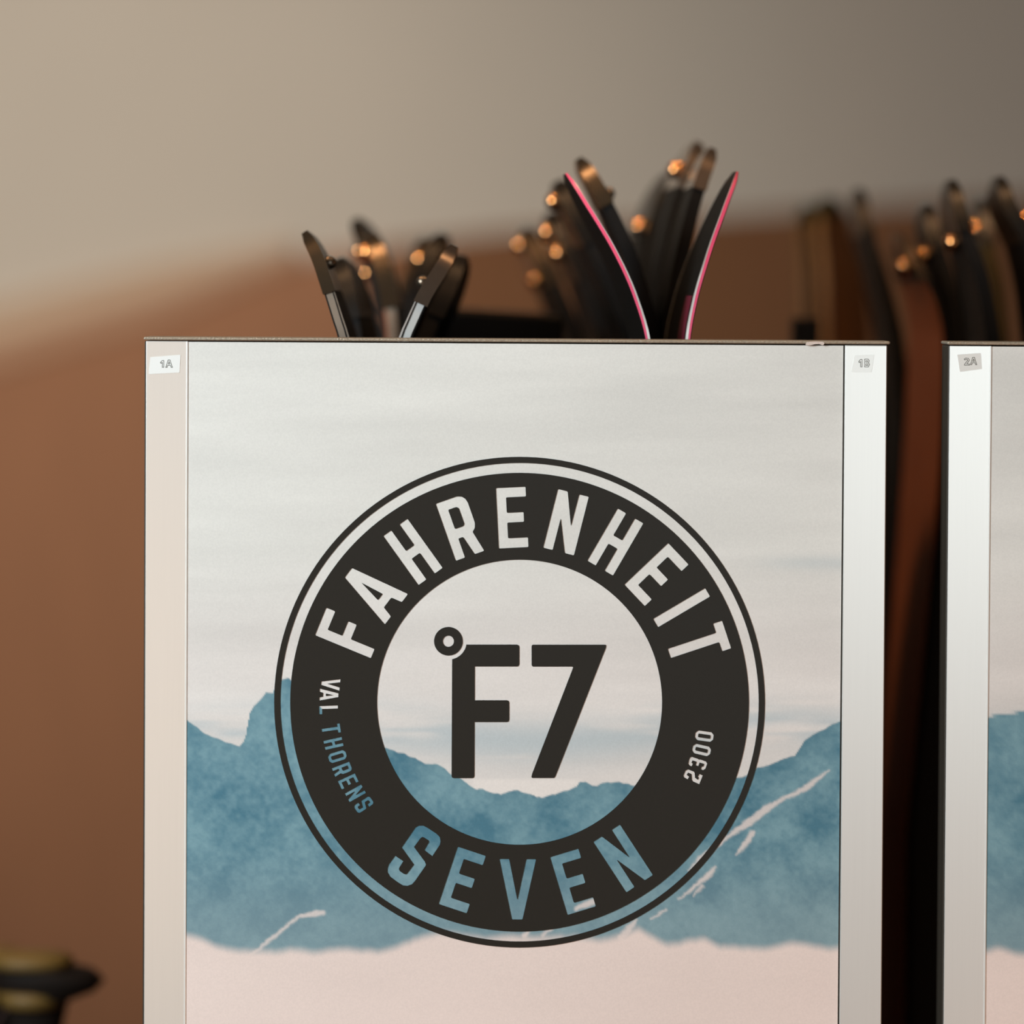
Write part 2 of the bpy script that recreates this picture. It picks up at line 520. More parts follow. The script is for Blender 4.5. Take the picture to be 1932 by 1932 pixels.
SKY1 = [(330, 1350), (350, 1358), (380, 1378), (410, 1392), (440, 1403), (452, 1405), (460, 1398), (465, 1385), (467, 1370), (472, 1345), (480, 1333), (495, 1318), (502, 1311), (515, 1311), (525, 1284), (545, 1281), (560, 1292), (590, 1322), (605, 1335), (640, 1356), (712, 1408), (728, 1414), (755, 1422), (790, 1434), (820, 1441), (838, 1450), (850, 1462), (880, 1472), (900, 1489), (930, 1495), (945, 1497), (960, 1490), (978, 1488), (1000, 1495), (1012, 1503), (1022, 1503), (1050, 1494), (1088, 1485), (1094, 1476), (1105, 1473), (1117, 1480), (1140, 1478), (1180, 1476), (1200, 1482), (1300, 1495), (1400, 1462), (1430, 1450), (1460, 1437), (1480, 1431), (1500, 1425), (1510, 1409), (1518, 1396), (1530, 1390), (1550, 1375), (1570, 1365), (1600, 1354)]
FOG1 = [(330, 1768), (350, 1770), (400, 1782), (440, 1790), (470, 1792), (520, 1800), (560, 1796), (640, 1790), (740, 1789), (800, 1772), (850, 1764), (980, 1770), (1100, 1775), (1180, 1768), (1205, 1757), (1230, 1768), (1260, 1781), (1290, 1779), (1330, 1776), (1360, 1790), (1420, 1791), (1500, 1786), (1600, 1790)]
SKY2 = [(330, 1346), (354, 1344), (380, 1336), (420, 1332), (520, 1310), (640, 1330), (760, 1372), (900, 1440), (1050, 1475), (1250, 1462), (1400, 1420), (1500, 1395), (1600, 1380)]
FOG2 = [(330, 1795), (354, 1792), (372, 1786), (420, 1790), (600, 1800), (900, 1785), (1200, 1790), (1600, 1795)]
STREAKS = [
    [(470, 1803, 2), (520, 1765, 3.5), (560, 1731, 3), (580, 1725, 4.5), (596, 1724, 6.5), (611, 1722, 4)],
    [(1565, 1454, 1), (1545, 1468, 3.5), (1525, 1483, 7), (1500, 1498, 5), (1475, 1508, 3), (1445, 1527, 8), (1415, 1550, 8), (1380, 1574, 4), (1350, 1596, 5), (1325, 1617, 5), (1300, 1642, 2)],
    [(1421, 1570, 4), (1412, 1585, 6.5), (1400, 1602, 4), (1388, 1612, 1)],
    [(1350, 1636, 2), (1338, 1650, 5), (1320, 1664, 5), (1300, 1682, 3), (1280, 1696, 1)],
    [(1325, 1672, 3), (1308, 1690, 1)],
    [(1256, 1716, 2), (1240, 1727, 2), (1228, 1734, 1)],
    [(1200, 1736, 3), (1186, 1752, 6), (1172, 1768, 7)],
    [(1122, 1700, 6), (1105, 1706, 6), (1085, 1715, 3)],
    [(1040, 1752, 3), (1022, 1764, 2)], [(990, 1765, 6), (1000, 1755, 2)],
]


def paint(x, y, skyl, fogl, streaks, shift):
    out = np.empty(x.shape + (3,))
    # cloud-streaked sky
    n1 = fbm(x / 420 + shift, y / 46 + 0.00035 * x, 21)
    n2 = fbm(x / 900 + shift, y / 120, 33, 3)
    k = (n1 - 0.5) * 0.16 + (n2 - 0.5) * 0.16
    base = lin((229, 229, 224))[None, :] * np.ones((x.size, 1))
    low = sstep(1000, 1280, y)[..., None]
    sky = base.reshape(out.shape) * (1 - low) + lin((230, 226, 222)) * low
    sky = sky * (1 + k[..., None])
    blue = np.exp(-((y - 1385 - 14 * np.sin(x / 130)) / 42) ** 2) * sstep(0.30, 0.62, fbm(x / 240 + 3, y / 30, 55, 3) + 0.12 * sstep(650, 900, x))
    blue2 = np.exp(-((y - 1062) / 14) ** 2) * sstep(1380, 1540, x) * 0.35
    bm_ = np.clip(blue * 0.75 + blue2, 0, 1)[..., None]
    sky = sky * (1 - bm_) + lin((182, 198, 204)) * bm_
    snow = (sstep(1466, 1474, y) * sstep(875, 905, x) * (1 - sstep(1085, 1110, x)))[..., None]
    sky = sky * (1 - snow) + lin((238, 233, 228)) * snow
    # mountains
    jag = (fbm(x / 26, y * 0 + 2, 71, 4) - 0.5) * 13
    line = np.interp(x, [p[0] for p in skyl], [p[1] for p in skyl]) + jag
    mm = sstep(-1.5, 2.5, y - line)[..., None]
    tex = fbm(x / 70, y / 60, 81, 5)
    tex2 = fbm(x / 9, y / 9, 91, 3)
    dark, mid = lin((74, 124, 144)), lin((124, 164, 176))
    tt = np.clip(0.5 + (tex - 0.5) * 1.7 + (tex2 - 0.5) * 0.7, 0, 1)[..., None]
    mount = dark * (1 - tt) + mid * tt
    haze = (0.55 * sstep(1560, 1790, y))[..., None]
    mount = mount * (1 - haze) + lin((148, 172, 178)) * haze
    rim = (np.exp(-np.clip(y - line, 0, 200) / 18) * 0.35)[..., None]
    mount = mount * (1 - rim * 0.6) + lin((76, 120, 136)) * rim * 0.6
    for st in streaks:
        d = poly_dist(x + (tex2 - 0.5) * 5, y + (tex2 - 0.5) * 4, st)
        a = (1 - sstep(-3.0, 3.5, d))[..., None] * 0.88
        mount = mount * (1 - a) + lin((226, 217, 213)) * a
    col = sky * (1 - mm) + mount * mm
    # fog under the mountains
    fl = np.interp(x, [p[0] for p in fogl], [p[1] for p in fogl]) + (fbm(x / 60, y * 0 + 5, 61, 4) - 0.5) * 20
    fm = sstep(-14, 10, y - fl)[..., None]
    fog = lin((240, 224, 217)) * (1 + ((fbm(x / 300, y / 80, 41, 3) - 0.5) * 0.08))[..., None]
    col = col * (1 - fm) + fog * fm
    return np.clip(col, 0, 1)


PX_L, PX_R = 355.0, 1588.0        # photo columns of the print at its top edge
PY_T = 648.5
PXW_L, PXW_R = P(PX_L, 1000).x - 0.0005, P(PX_R, 1000).x
Z_TOP = P(972, PY_T).z
Z_BOT = 0.10


def print_mesh(name, skyl, fogl, streaks, step, shift):
    z_vis = P(966, 1960).z
    nx = int((PXW_R - PXW_L) / (SC * step)) + 1
    nz = int((Z_TOP - z_vis) / (SC * step)) + 1
    xs = np.linspace(PXW_L, PXW_R, nx)
    zs = np.concatenate([np.linspace(Z_TOP, z_vis, nz), np.linspace(z_vis, Z_BOT, 12)[1:]])
    X, Z = np.meshgrid(xs, zs)
    # photo pixel of each print point
    rel = np.stack([X - CAM.x, np.full(X.shape, -CAM.y), Z - CAM.z], -1)
    dpt = rel @ np.array(fwd)
    px = PX0 + F * (rel @ np.array(right)) / dpt
    py = PY0 - F * (rel @ np.array(up)) / dpt
    col = paint(px, py, skyl, fogl, streaks, shift)
    ny_, nx_ = X.shape
    co = np.stack([X - PANEL_X, np.full(X.shape, -EPS), Z], -1).reshape(-1, 3)
    idx = np.arange(ny_ * nx_).reshape(ny_, nx_)
    quads = np.stack([idx[:-1, :-1], idx[1:, :-1], idx[1:, 1:], idx[:-1, 1:]], -1).reshape(-1, 4)
    me = bpy.data.meshes.new(name)
    me.vertices.add(len(co))
    me.vertices.foreach_set('co', co.ravel())
    me.loops.add(quads.size)
    me.loops.foreach_set('vertex_index', quads.ravel().astype(np.int32))
    me.polygons.add(len(quads))
    me.polygons.foreach_set('loop_start', np.arange(0, quads.size, 4, dtype=np.int32))
    me.update(calc_edges=True)
    at = me.color_attributes.new('print', 'FLOAT_COLOR', 'POINT')
    at.data.foreach_set('color', np.concatenate([col.reshape(-1, 3), np.ones((len(co), 1))], 1).ravel())
    return me


def print_material():
    m = bpy.data.materials.new('satin_landscape_print')
    m.use_nodes = True
    nt = m.node_tree
    b = nt.nodes['Principled BSDF']
    at = nt.nodes.new('ShaderNodeAttribute')
    at.attribute_name = 'print'
    tc = nt.nodes.new('ShaderNodeTexCoord')
    nz = nt.nodes.new('ShaderNodeTexNoise')
    nz.inputs['Scale'].default_value = 900
    nz.inputs['Detail'].default_value = 2
    mp = nt.nodes.new('ShaderNodeMapRange')
    mp.inputs['To Min'].default_value = 0.93
    mp.inputs['To Max'].default_value = 1.07
    mul = nt.nodes.new('ShaderNodeVectorMath')
    mul.operation = 'SCALE'
    nt.links.new(tc.outputs['Object'], nz.inputs['Vector'])
    nt.links.new(nz.outputs['Fac'], mp.inputs['Value'])
    nt.links.new(at.outputs['Color'], mul.inputs[0])
    nt.links.new(mp.outputs['Result'], mul.inputs['Scale'])
    nt.links.new(mul.outputs['Vector'], b.inputs['Base Color'])
    b.inputs['Roughness'].default_value = 0.42
    b.inputs['Specular IOR Level'].default_value = 0.35
    return m


M['print'] = print_material()

# ------------------------------------------------------------------ ski racks with printed end panels
Z_CAP0 = P(972, 646.8).z
Z_CAP1 = P(972, 639.5).z
X_L = P(270.5, 1000).x - PANEL_X
X_R = P(1673.5, 1000).x - PANEL_X
XI_L = PXW_L - PANEL_X
XI_R = PXW_R - PANEL_X
TH = 0.027

emblem_me = fill_curve(polys, -0.0007, 'emblem_print', M['ink'], PANEL_X)
print1_me = print_mesh('landscape_print', SKY1, FOG1, STREAKS, 2.5, 0.0)
print1_me.materials.append(M['print'])
print2_me = print_mesh('landscape_print', SKY2, FOG2, [], 6.0, 5.3)
print2_me.materials.append(M['print'])
board_me = box_mesh('end_board', X_L + 0.0004, X_R - 0.0004, 0.0, TH, 0.0, Z_CAP0, M['board_edge'], 0.0008)
cap_me = box_mesh('top_cap', X_L - 0.0001, X_R + 0.0008, -0.0018, TH + 0.001, Z_CAP0 + 0.0004, Z_CAP1, M['cap'], 0.0009, 3)
stripL_me = box_mesh('edge_strip', X_L + 0.0013, XI_L - 0.0001, -0.0006, 0.0, 0.06, Z_CAP0 - 0.0002, M['strip'], 0.0003)
stripR_me = box_mesh('edge_strip', XI_R + 0.0009, X_R - 0.0010, -0.0016, 0.0, 0.06, Z_CAP0 - 0.0002, M['strip'], 0.0005)
beadL_me = box_mesh('print_bead', XI_L - 0.0009, XI_L + 0.0002, -0.0009, 0.0, 0.06, Z_CAP0 - 0.0002, M['label'], 0.0003)
base_me = box_mesh('base_tray', -0.2, 0.2, TH, 1.22, 0.0, 0.06, M['black_steel'], 0.004)
back_me = box_mesh('back_board', -0.2, 0.2, 1.18, 1.20, 0.06, 1.60, M['black_steel'], 0.002)
post_me = box_mesh('post', -0.02, 0.02, 0.40, 0.44, 0.06, 1.59, M['black_steel'], 0.003)


def px_box(name, px0, px1, py0, Y0, Y1, drop, m, bevel=0.003, tilt=0.0):
    a, b = P(px0, py0, Y0), P(px1, py0, Y0)
    v, f = box_vf(a.x - PANEL_X, b.x - PANEL_X, Y0, Y1, a.z - drop, a.z)
    v = [(x, y, z - tilt * (x - (a.x - PANEL_X))) for x, y, z in v]
    me = bpy.data.meshes.new(name)
    me.from_pydata(v, [], f)
    bm = bmesh.new()
    bm.from_mesh(me)
    bmesh.ops.recalc_face_normals(bm, faces=bm.faces)
    bmesh.ops.bevel(bm, geom=bm.edges[:], offset=bevel, segments=2, affect='EDGES', profile=0.5)
    bm.to_mesh(me)
    bm.free()
    me.materials.append(m)
    return me


spine_me = px_box('spine_beam', 828, 1062, 583, 0.26, 0.46, 0.10, M['black_steel'], 0.003, 0.05)
stud_me = px_box('upright', 1497, 1547, 600, 0.46, 0.485, 1.50, M['black_steel'], 0.002)


def poly_sheet(name, pts_px, y0, y1, m, ox):
    return prism_xz(name, [(P(x, y).x - ox, P(x, y).z) for x, y in pts_px], y0, y1, m)


def stroke_text(name, strokes, w, y0, y1, m, ox):
    """thin outlined figures: each stroke is a closed or open polyline in photo pixels"""
    v, f = [], []
    for st in strokes:
        for (x0, y0_), (x1, y1_) in zip(st[:-1], st[1:]):
            dx, dy = x1 - x0, y1_ - y0_
            l = math.hypot(dx, dy)
            nx, ny = -dy / l * w / 2, dx / l * w / 2
            ex, ey = dx / l * w * 0.4, dy / l * w * 0.4
            b = len(v)
            q = [(x0 - ex + nx, y0_ - ey + ny), (x1 + ex + nx, y1_ + ey + ny), (x1 + ex - nx, y1_ + ey - ny), (x0 - ex - nx, y0_ - ey - ny)]
            for yy in (y0, y1):
                for a in q:
                    p = P(*a)
                    v.append((p.x - ox, yy, p.z))
            f += [(b, b + 1, b + 2, b + 3), (b + 7, b + 6, b + 5, b + 4)]
            for i in range(4):
                j = (i + 1) % 4
                f.append((b + i, b + i + 4, b + j + 4, b + j))
    return mesh_from(name, v, f, m)


def outline(kind, x0, y0, w, h):
    g = {
        '1': [[(0.0, 0.28), (0.55, 0.0), (0.95, 0.0), (0.95, 1.0), (0.55, 1.0), (0.55, 0.3), (0.12, 0.42), (0.0, 0.28)]],
        'A': [[(0.0, 1.0), (0.36, 0.0), (0.62, 0.0), (1.0, 1.0), (0.82, 1.0), (0.72, 0.74), (0.3, 0.74), (0.2, 1.0), (0.0, 1.0)], [(0.38, 0.56), (0.5, 0.22), (0.63, 0.56), (0.38, 0.56)]],
        'B': [[(0.0, 0.0), (0.7, 0.0), (0.95, 0.2), (0.8, 0.46), (1.0, 0.7), (0.75, 1.0), (0.0, 1.0), (0.0, 0.0)], [(0.28, 0.2), (0.6, 0.2), (0.6, 0.4), (0.28, 0.4), (0.28, 0.2)], [(0.28, 0.6), (0.66, 0.6), (0.66, 0.82), (0.28, 0.82), (0.28, 0.6)]],
        '2': [[(0.0, 0.12), (0.3, 0.0), (0.8, 0.04), (1.0, 0.28), (0.5, 0.82), (1.0, 0.82), (1.0, 1.0), (0.05, 1.0), (0.05, 0.86), (0.68, 0.3), (0.55, 0.18), (0.05, 0.26), (0.0, 0.12)]],
    }[kind]
    return [[(x0 + a * w, y0 + b * h) for a, b in st] for st in g]


def make_rack(first, shift, label):
    root = thing('ski_rack', label, 'ski rack', (PANEL_X + shift, 0, 0), 'ski racks with printed end panels')
    put('end_board', board_me, root)
    put('top_cap', cap_me, root)
    pr = put('landscape_print', print1_me if first else print2_me, root)
    em = put('emblem_print', emblem_me, pr)
    em['label'] = 'black round emblem with cut-out lettering'
    sl = put('edge_strip', stripL_me, root)
    sr = put('edge_strip', stripR_me, root)
    put('print_bead', beadL_me, root)
    put('base_tray', base_me, root)
    put('post', post_me, root)
    put('back_board', back_me, root)
    put('spine_beam', spine_me, root)
    if first:
        put('upright', stud_me, root)
        chip = poly_sheet('paint_chip', round_poly([(1519, 651), (1521, 645.5), (1530, 644.5), (1542, 644.2), (1553, 645), (1555, 648), (1552, 651.5), (1545, 649), (1536, 649.5), (1528, 651.5)], 1.2), -0.0023, -0.0015, M['chip'], PANEL_X)
        put('paint_chip', chip, root)
    return root, sl, sr


rack1, sl1, sr1 = make_rack(True, 0.0, 'ski rack with the whole round emblem panel, numbered 1A and 1B')
SHIFT = P(1787.5, 900).x - P(273.5, 900).x
rack2, sl2, sr2 = make_rack(False, SHIFT, 'ski rack cut off by the right picture edge, numbered 2A')


def number_label(parent, ox, corners, figs, tint=None, y=-0.0016):
    lab = put('number_label', poly_sheet('number_label', round_poly(corners, 1.0), y - 0.0002, y, tint or M['label'], ox), parent)
    put('number_figures', stroke_text('number_figures', figs, 0.95, y - 0.0003, y - 0.0002, M['label_ink'], ox), lab)


M['label_white'] = mat('clean_white_label_tape', (240, 242, 239), 0.5)
M['label_grey'] = mat('greyed_label_tape', (226, 223, 217), 0.35, 0.25)
number_label(rack1, PANEL_X, [(284, 674), (341, 669.5), (339, 703), (281, 706)], outline('1', 303, 680, 6.5, 13) + outline('A', 313, 679, 12.5, 14), M['label_white'], y=-0.0006)
number_label(rack1, PANEL_X, [(1612, 670), (1648.5, 668.5), (1643.5, 702), (1606, 702)], outline('1', 1619.5, 678, 6.5, 14) + outline('B', 1630.5, 677.5, 9.5, 14.5))
number_label(rack2, PANEL_X + SHIFT, [(1806, 669), (1850, 666), (1852, 696), (1811, 701.5)], outline('2', 1819, 675.5, 9.5, 13.5) + outline('A', 1830.5, 674, 12, 14), M['label_grey'], y=-0.0006)

# ------------------------------------------------------------------ skis


def smooth_path(pts, n):
    """smooth x(z) through the points, then samples from the tip down, dense near the tip"""
    p = np.array([tuple(q) for q in pts])
    z, x = -p[:, 2], p[:, 0]
    h, d = np.diff(z), np.diff(x) / np.diff(z)
    m = np.empty(len(z))
    d = np.where(np.abs(d) < 1e-9, 1e-9, d)
    w1, w2 = 2 * h[1:] + h[:-1], h[1:] + 2 * h[:-1]
    m[1:-1] = np.where(d[:-1] * d[1:] > 0, (w1 + w2) / (w1 / d[:-1] + w2 / d[1:]), 0.0)
    m[0] = 1.5 * d[0] - 0.5 * m[1]
    m[-1] = 0.0
    zz = np.linspace(z[0], z[-1], 1200)
    k = np.clip(np.searchsorted(z, zz, side='right') - 1, 0, len(h) - 1)
    t = (zz - z[k]) / h[k]
    xx = ((2 * t ** 3 - 3 * t ** 2 + 1) * x[k] + (t ** 3 - 2 * t ** 2 + t) * h[k] * m[k] + (-2 * t ** 3 + 3 * t ** 2) * x[k + 1] + (t ** 3 - t ** 2) * h[k] * m[k + 1])
    out = np.stack([xx, np.full(xx.shape, p[0, 1]), -zz], -1)
    s = np.concatenate([[0], np.cumsum(np.linalg.norm(np.diff(out, axis=0), axis=1))])
    tot = s[-1]
    u = np.concatenate([np.linspace(0, 0.22, n), np.linspace(0.22, tot, 16)[1:]])
    return np.stack([np.interp(u, s, out[:, q]) for q in range(3)], -1), u


def ski(label, group, pts_px, Yc, side, yaw=0.0, width=0.112, top='ski_black', core='ski_core', base='ski_base', edge='steel',
        cap=None, cap_len=0.033, rivet_glint=None, graphic=False, xb=None, thick=1.0, rivet_side=-1, edge_cut=0.24, line=None, small_rivet=False):
    """pts_px: photo points from the tip down to the panel's upper edge at the ski's own depth; side: +1 tip bends to the right"""
    yawr = math.radians(yaw)
    wdir = np.array((math.sin(yawr), math.cos(yawr), 0.0))
    pts = [P(x, y, Yc - (0.0 if k == 0 else 0.05 * math.cos(yawr))) for k, (x, y) in enumerate(pts_px)]
    last, prev = pts[-1], pts[-2]
    slope = (last.x - prev.x) / (prev.z - last.z)
    xe = last.x + slope * 0.10 if xb is None else xb
    z0 = 0.062
    dx = xe - last.x
    span = min(max(2.0 * dx / slope if dx * slope > 0 else 0.3, 0.08), 0.7, last.z - 0.3)
    pts.append(Vector((xe, last.y, last.z - span)))
    pts.append(Vector((xe, last.y, z0)))
    pts = [Vector((p.x, Yc, p.z)) for p in pts]
    c, s = smooth_path(pts, 40)
    T = np.gradient(c, axis=0)
    T /= np.linalg.norm(T, axis=1)[:, None]
    Nn = np.cross(T, wdir)
    Nn /= np.linalg.norm(Nn, axis=1)[:, None]
    if Nn[:, 0].mean() * side < 0:
        Nn = -Nn                        # towards the topsheet, the hollow side of the bend
    L = s[-1]
    hwid = np.interp(s, [0, 0.004, 0.012, 0.03, 0.06, 0.10, 0.16, 0.75, L - 0.12, L], [0.009, 0.018, 0.027, 0.039, 0.049, 0.0545, 0.056, 0.039, 0.050, 0.046]) * width / 0.112
    th = np.interp(s, [0, 0.003, 0.008, 0.15, 0.4, 0.8, L], [0.0030, 0.0050, 0.0060, 0.0078, 0.0088, 0.0105, 0.007]) * np.interp(s, [0, 0.2, 0.42], [thick, thick, min(thick, 1.1)])
    cut = np.interp(s, [0, 0.03, 0.11], [0.04, 0.10, edge_cut])
    root = thing('ski', label, 'ski', (float(c[-1][0]), float(c[-1][1]), z0), group)
    org = np.array(root.location)

    def slab(name, o0, o1, w0, w1, m, i0=0, i1=None, grow=0.0, parent=None):
        """w0..w1: part of the half width (-1..1)"""
        i1 = len(c) if i1 is None else i1
        v, f = [], []
        for i in range(i0, i1):
            for o, w in ((o0, w0), (o0, w1), (o1, w1), (o1, w0)):
                o = cut[i] + o[1] if isinstance(o, tuple) else o
                off = (o - 0.5) * th[i]
                lat = w * hwid[i] + math.copysign(grow, w)
                v.append(tuple(c[i] + Nn[i] * off + wdir * lat - org))
        k = i1 - i0
        for i in range(k - 1):
            for j in range(4):
                j2 = (j + 1) % 4
                f.append((i * 4 + j, i * 4 + j2, i * 4 + 4 + j2, i * 4 + 4 + j))
        f.append((3, 2, 1, 0))
        f.append(tuple((k - 1) * 4 + j for j in range(4)))
        me = mesh_from(name, v, f, M[m], True)
        me.set_sharp_from_angle(angle=math.radians(35))
        return put(name, me, parent or root)

    slab('core', ('cut', 0.0), 0.84, -1, 1, core)
    if line:
        slab('sidewall_line', ('cut', -0.03), ('cut', 0.09), -1.006, 1.006, line, int(np.searchsorted(s, cap_len)))
    slab('topsheet', 0.84, 1.0, -0.99, 0.99, top)
    slab('edge', 0.0, ('cut', 0.0), -1, -0.94, edge)
    slab('edge', 0.0, ('cut', 0.0), 0.94, 1, edge)
    bs = slab('base', -0.02, ('cut', 0.0), -0.94, 0.94, base)
    if graphic:
        i0 = int(np.searchsorted(s, 0.075)); i1 = int(np.searchsorted(s, 0.125))
        slab('base_graphic', -0.06, 0.0, -0.86, -0.25, 'crimson', i0, i1, 0.0, bs)
        i0 = int(np.searchsorted(s, 0.132)); i1 = int(np.searchsorted(s, 0.30))
        slab('base_graphic', -0.06, 0.0, -0.90, -0.35, 'crimson', i0, i1, 0.0, bs)
    if cap:
        i1 = int(np.searchsorted(s, cap_len)) + 1
        slab('tip_cap', -0.12, 1.12, -1, 1, cap, 0, i1, 0.0012)
        if rivet_glint:
            for rs in rivet_glint:
                i = int(np.searchsorted(s, rs))
                o = -0.12 if rivet_side < 0 else 1.12
                pos = c[i] + Nn[i] * ((o - 0.5) * th[i]) - wdir * (hwid[i] * 0.35) - org
                rr = 0.0062 if Yc > 0.15 and not small_rivet else 0.0040  # rear ones enlarged into added studs that catch orange glints
                me = lathe('rivet', [(rr * math.cos(a), rr * (0.25 + math.sin(a))) for a in np.radians([-30, -10, 10, 30, 50, 70, 84])], M['rivet' if rr > 0.005 else 'steel_rivet'], 20)
                r = put('rivet', me, root, tuple(pos))
                d = Vector(tuple(Nn[i])) * (-1 if rivet_side < 0 else 1)
                r.rotation_euler = d.to_track_quat('Z', 'Y').to_euler()
    return root


GA, GB, GC = 'skis standing in the left half of the emblem rack', 'skis standing in the right half of the emblem rack', 'blurred skis standing in the rear of the second rack'
# right half, nearest pair: pink sidewalls
ski('black ski with pink edge line bending left, nearest of the right cluster', GB, [(1066, 328), (1104, 388), (1150, 470), (1188, 556), (1212, 640)], 0.088, -1, core='pink', edge='steel', edge_cut=0.45, thick=0.43, yaw=-3, xb=P(1236, 640, 0.08).x)
ski('black ski with pink and white edge bending right, crimson base marks', GB, [(1388, 325), (1364, 392), (1325, 490), (1300, 572), (1287, 640)], 0.088, 1, core='pink', edge='steel', edge_cut=0.48, graphic=True, thick=0.43, yaw=-3.5, xb=P(1268, 640, 0.08).x)
# second pair
ski('black ski with bronze riveted tip bending left behind the pink one', GB, [(1090, 300), (1124, 348), (1164, 428), (1200, 526), (1225, 640)], 0.205, -1, cap='bronze', cap_len=0.032, rivet_glint=[0.026], small_rivet=True, thick=1.15, edge='ski_core', yaw=-1.5, xb=P(1222, 640, 0.2).x)
ski('black ski with square pewter tip pointing up right, foremost of two tall tips', GB, [(1343, 281), (1322, 345), (1296, 430), (1272, 540), (1257, 640)], 0.205, 1, cap='pewter', cap_len=0.028, edge='ski_core', thick=1.15, yaw=-1.5, xb=P(1273, 640, 0.2).x)
# third pair
ski('blurred black ski with smoky tip just left of the pink line', GB, [(1050, 342), (1078, 392), (1120, 480), (1158, 570), (1182, 640)], 0.325, -1, cap='smoke', cap_len=0.045, rivet_glint=[0.008], thick=1.6, edge='ski_core', rivet_side=1, yaw=-4, xb=P(1197, 640, 0.3).x)
ski('blurred black ski with grey tip, highest of all the tips', GB, [(1316, 270), (1294, 335), (1266, 430), (1244, 540), (1234, 640)], 0.325, 1, cap='pewter', cap_len=0.03, rivet_glint=[0.02], thick=1.4, edge='ski_core', yaw=-4, xb=P(1249, 640, 0.3).x)
# further back
ski('soft dark ski bending left between orange glints and the pink ski', GB, [(1034, 402), (1066, 452), (1104, 540), (1134, 640)], 0.445, -1, cap='smoke', cap_len=0.05, rivet_glint=[0.006, 0.024], thick=1.7, edge='ski_core', rivet_side=1, yaw=-5, xb=P(1160, 640, 0.44).x)
ski('soft dark ski with notched tip behind the two tall tips', GB, [(1276, 325), (1246, 378), (1222, 460), (1208, 550), (1204, 640)], 0.445, 1, cap='smoke', cap_len=0.05, thick=1.6, edge='ski_core', rivet_glint=[0.04], yaw=-5, xb=P(1216, 640, 0.44).x)
ski('leftmost ski of the right cluster, bronze tip with orange glints', GB, [(988, 428), (1010, 480), (1044, 560), (1076, 640)], 0.565, -1, cap='bronze', cap_len=0.045, rivet_glint=[0.008, 0.036], thick=1.7, edge='ski_core', rivet_side=1, yaw=-5, xb=P(1122, 640, 0.56).x)
ski('faint brown ski deep inside the right cluster', GB, [(1204, 425), (1190, 470), (1176, 550), (1168, 640)], 0.565, 1, top='umber', core='ochre', thick=1.4, cap='smoke', edge='ski_core', yaw=-5, xb=P(1176, 640, 0.56).x)
# left half, nearest pair
ski('grey-sided ski with bronze riveted tip, leftmost of all skis', GA, [(576, 438), (592, 478), (617, 544), (638, 606), (649, 640)], 0.088, -1, core='grey_side', edge='grey_side', top='ski_black', line='ski_core', cap='bronze', cap_len=0.034, rivet_glint=[0.021], thick=0.95, edge_cut=0.30, xb=P(684, 640, 0.08).x)
ski('silver-sided ski with pewter tip leaning right, sharp in the left cluster', GA, [(858, 463), (836, 498), (801, 556), (778, 606), (764, 640)], 0.088, 1, core='silver', line='ski_core', edge='steel', top='ski_black', cap='pewter', cap_len=0.034, rivet_glint=[0.026], thick=1.1, edge_cut=0.30, xb=P(726, 640, 0.08).x)
ski('dark ski with amber glint behind the leftmost bronze tip', GA, [(640, 488), (654, 536), (668, 594), (677, 640)], 0.205, -1, cap='smoke', cap_len=0.035, rivet_glint=[0.004, 0.026], thick=1.5, edge='ski_core', rivet_side=1, yaw=4, xb=P(694, 640, 0.2).x)
ski('dark ski with orange glint right of the silver-sided ski', GA, [(873, 482), (856, 530), (832, 590), (812, 640)], 0.205, 1, cap='smoke', cap_len=0.035, rivet_glint=[0.012], thick=1.4, edge='ski_core', yaw=4, xb=P(736, 640, 0.2).x)
ski('blurred dark ski with the highest tip of the left cluster', GA, [(672, 414), (692, 458), (714, 520), (728, 580), (736, 640)], 0.445, -1, cap='smoke', cap_len=0.03, rivet_glint=[0.022, 0.036], thick=1.3, edge='ski_core', top='ski_core', rivet_side=1, yaw=5, xb=P(722, 640, 0.44).x)
ski('blurred brown ski leaning right at the rear of the left cluster', GA, [(838, 440), (814, 490), (790, 560), (776, 640)], 0.445, 1, cap='smoke', cap_len=0.04, rivet_glint=[0.018], thick=1.5, edge='ski_core', yaw=5, xb=P(772, 640, 0.44).x)
ski('faint ski with glowing bronze tip in the middle of the left cluster', GA, [(702, 440), (718, 500), (734, 570), (742, 640)], 0.325, -1, top='umber', core='grey_side', cap='bronze', cap_len=0.05, rivet_glint=[0.006], thick=1.4, edge='ski_core', rivet_side=1, xb=P(724, 640, 0.32).x)
ski('faint brown ski leaning right, farthest of the left cluster', GA, [(806, 446), (790, 500), (772, 570), (762, 640)], 0.565, 1, top='umber', core='ski_core', cap='bronze', cap_len=0.04, thick=1.5, edge='ski_core', yaw=5, xb=P(752, 640, 0.56).x)
# rear of the second rack, seen above and through the gap
ski('blurred ochre ski turned broadside, left of the gap', GC, [(1562, 372), (1584, 440), (1600, 520), (1608, 640)], 0.93, -1, yaw=24, top='ochre', core='ochre', base='ochre', edge='ski_core', cap='olive', cap_len=0.012, thick=1.2, xb=P(1612, 640, 0.93).x)
ski('blurred olive-brown ski turned broadside, farthest left of the rear row', GC, [(1524, 384), (1538, 440), (1550, 520), (1556, 640)], 1.06, -1, yaw=18, top='olive', core='ochre', base='ochre', edge='ski_core', cap='olive', cap_len=0.012, thick=1.2, xb=P(1568, 640, 1.06).x)
ski('blurred black ski rising left of the gap between the racks', GC, [(1618, 356), (1640, 430), (1664, 520), (1682, 590), (1692, 640)], 0.56, -1, thick=1.2, edge='ski_core', cap='smoke', cap_len=0.03, xb=P(1694, 1000, 0.56).x)
